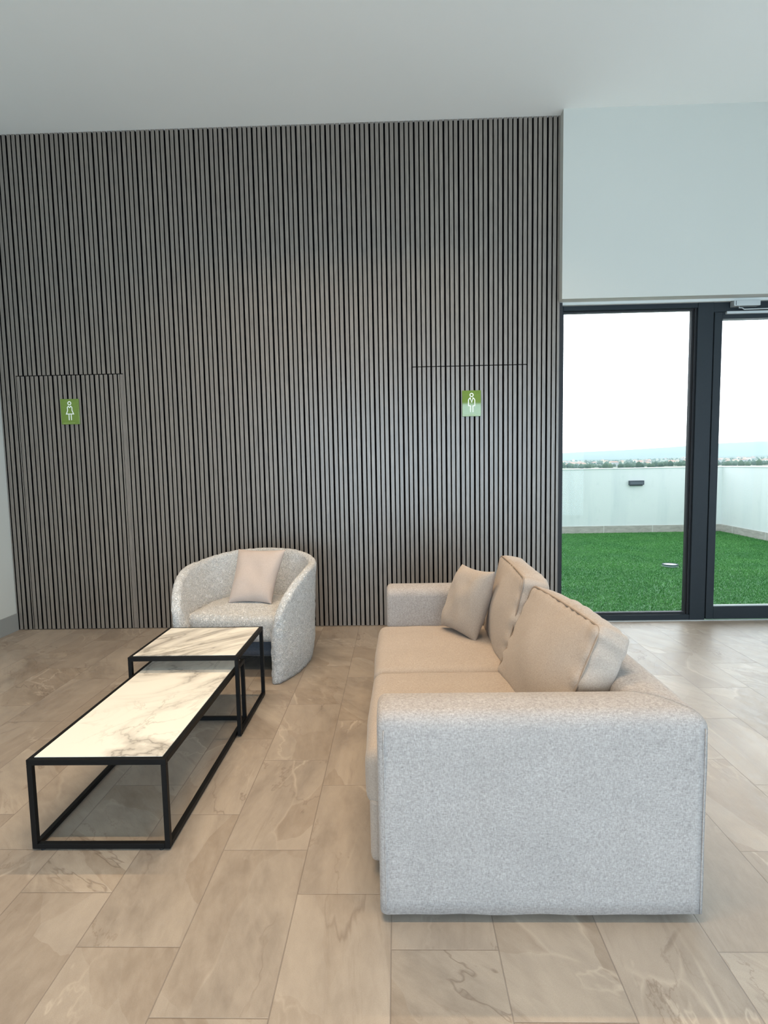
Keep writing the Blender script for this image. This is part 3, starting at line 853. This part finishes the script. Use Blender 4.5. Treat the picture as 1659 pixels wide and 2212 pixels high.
# bulkhead lamp on the parapet
wl = tag(empty('wall_light', (4.43, TYF, .865)), 'dark grey box wall light on the white terrace parapet', 'wall light')
bm = bmesh.new(); box(bm, -.135, .135, -.055, 0, .02, .10, .004); finish('housing', bm, plain('dark_grey_metal', srgb(74, 80, 90), .5), wl)
bm = bmesh.new(); box(bm, -.12, .12, -.057, -.054, .03, .075); finish('lens', bm, plain('smoked_lens', srgb(96, 102, 112), .3), wl)
bm = bmesh.new(); box(bm, -.115, .115, -.035, -.002, .004, .02); finish('mounting_plate', bm, plain('shadow_grey_metal', srgb(60, 64, 72), .6), wl)
# putting hole in the turf
ph = tag(empty('golf_cup', (3.445, 7.05, 0)), 'round white practice golf cup sunk in the green turf', 'golf cup')
def ring_wall(bm, r, z0, z1, n=40, inward=True):
    a = [bm.verts.new((r*math.cos(i*2*math.pi/n), r*math.sin(i*2*math.pi/n), z0)) for i in range(n)]
    b = [bm.verts.new((r*math.cos(i*2*math.pi/n), r*math.sin(i*2*math.pi/n), z1)) for i in range(n)]
    return a, b
bm = bmesh.new(); n = 40; rings = []
for r, z in ((.096, .012), (.093, .026), (.084, .028), (.080, .024), (.078, .0)):
    rings.append([bm.verts.new((r*math.cos(i*2*math.pi/n), r*math.sin(i*2*math.pi/n), z)) for i in range(n)])
for a, b in zip(rings, rings[1:]):
    for i in range(n): bm.faces.new((a[i], a[(i+1) % n], b[(i+1) % n], b[i]))
finish('rim', bm, plain('dark_rim', srgb(36, 62, 60), .6), ph, True)
bm = bmesh.new(); cyl(bm, (0, 0), .079, -.005, .020, 40); finish('cup', bm, plain('white_cup_plastic', srgb(238, 245, 248), .35), ph)

# ------------------------------------------------------------------ distant valley, town and mountains
def mat_land(name, a, b, scale):
    t = NT(name); p = t.geo(); n1 = t.noise(p, scale, 5, .6); return t.bsdf(t.mix(t.mapr(n1, .35, .65), a, b), .95, .1)
def land_z(az, d):
    """height of the valley floor and of its hills by bearing (x/y) and distance"""
    e = -.0165+.0165*min(1, max(0, d-500)/2600)**.8
    z = CAM_H+d*e
    z += d*.0022*nz((az*9, d/700, 2.0), 1.0) + d*.0012*nz((az*30, d/300, 7.0), 1.0)
    return z
def land(name, mat, a0, a1, d0, d1, na, nd, zf):
    bm = bmesh.new(); g = []
    for i in range(na):
        az = a0+(a1-a0)*i/(na-1); row = []
        for j in range(nd):
            d = d0*(d1/d0)**(j/(nd-1)); row.append(bm.verts.new((az*d, d, zf(az, d))))
        g.append(row)
    for i in range(na-1):
        for j in range(nd-1): bm.faces.new((g[i][j], g[i+1][j], g[i+1][j+1], g[i][j+1]))
    return structure(finish(name, bm, mat, None, True))
land('valley', mat_land('valley_green', srgb(74, 96, 78), srgb(150, 146, 128), .012), -.3, 1.5, 450, 3300, 220, 60, land_z)
def ridge(az, d):
    k = max(0, (d-3330)/900)
    hgt = .0062*math.exp(-((az-.80)/.17)**2)+.0018+.0012*nz((az*14, 1, 3), 1)+.0005*nz((az*50, 4, 3), 1)
    return CAM_H+3900*hgt*math.sin(math.pi*min(1, max(0, k))**.8)-30*(1-min(1, k*1.4))
land('hills', mat_land('hill_green', srgb(50, 74, 66), srgb(84, 100, 84), .006), -.3, 1.5, 3330, 4300, 200, 14, ridge)
def mount(az, d):
    k = (d-4600)/1500
    hgt = .014+.021*min(1, max(0, (az-.25)/.5))**1.0+.0022*nz((az*6, 1, 9), 1)+.0007*nz((az*26, 4, 3), 1)
    return CAM_H+5400*hgt*math.sin(math.pi*.62*min(1, k))-40*max(0, 1-k)
land('mountains', mat_land('mountain_green', srgb(62, 84, 84), srgb(86, 104, 100), .002), -.3, 1.5, 4600, 6400, 160, 14, mount)
# houses of the town
M['house'] = [plain('house_white', srgb(236, 234, 228), .8), plain('house_cream', srgb(222, 206, 184), .8), plain('house_grey', srgb(178, 182, 186), .8)]
M['roof'] = plain('terracotta_roof', srgb(176, 140, 126), .9)
hm = []
for i in range(6):
    sx, sy, h = random.uniform(9, 22), random.uniform(8, 14), random.uniform(5, 9)
    hm.append((boxobj, sx, sy, h))
def house_mesh(i):
    _, sx, sy, h = hm[i]; bm = bmesh.new(); box(bm, -sx/2, sx/2, -sy/2, sy/2, -6, h); me = bpy.data.meshes.new('house_walls'); bm.to_mesh(me); bm.free(); me.materials.append(M['house'][i % 3])
    bm = bmesh.new(); e = .6; rh = 2.4
    v = [bm.verts.new(q) for q in ((-sx/2-e, -sy/2-e, h), (sx/2+e, -sy/2-e, h), (sx/2+e, sy/2+e, h), (-sx/2-e, sy/2+e, h), (-sx/2+2, 0, h+rh), (sx/2-2, 0, h+rh))]
    for f in ((0, 1, 5, 4), (2, 3, 4, 5), (1, 2, 5), (3, 0, 4), (3, 2, 1, 0)): bm.faces.new([v[q] for q in f])
    mr = bpy.data.meshes.new('house_roof'); bm.to_mesh(mr); bm.free(); mr.materials.append(M['roof'])
    return me, mr
HM = [house_mesh(i) for i in range(6)]
used = []
for k in range(90):
    for tr in range(60):
        az = random.uniform(.24, .80); d = random.uniform(1200, 2900)
        if all(math.hypot(az*d-a, d-b) > 34 for a, b in used): break
    me, mr = HM[k % 6]
    o = empty('house', (az*d, d, land_z(az, d)), random.uniform(-.6, .6))
    for nm, q in (('wall', me), ('roof', mr)):
        c = bpy.data.objects.new(nm, q); COL.objects.link(c); c.parent = o
    tag(o, 'tiny hazy house of the town beyond the terrace parapet', 'house', 'houses of the distant town'); used.append((az*d, d))
# trees between the houses: nobody could count them
bm = bmesh.new()
for k in range(1700):
    az = random.uniform(.15, .95); d = random.uniform(700, 2900); r = random.uniform(2, 4.6)
    if any(math.hypot(az*d-a, d-b) < 24 for a, b in used): continue
    bmesh.ops.create_icosphere(bm, subdivisions=1, radius=r, matrix=Matrix.Translation((az*d, d, land_z(az, d)+r*.6)) @ Matrix.Diagonal((1, 1, random.uniform(.9, 1.5), 1)))
tag(finish('trees', bm, mat_land('tree_green', srgb(62, 84, 72), srgb(92, 112, 88), .05), None, True), 'dark hazy trees scattered through the distant town', 'trees', kind='stuff')
# haze hanging over the valley
t = NT('valley_haze'); t.t.nodes.remove(t.out); t.out = t.n('ShaderNodeOutputMaterial')
v = t.n('ShaderNodeVolumeScatter'); v.inputs['Color'].default_value = (.70, .90, 1, 1); v.inputs['Density'].default_value = .00016
t.l(v.outputs[0], t.out.inputs['Volume'])
hz = structure(boxobj('haze', (-3000, 11000, 380, 7000, -120, 420), t.m))
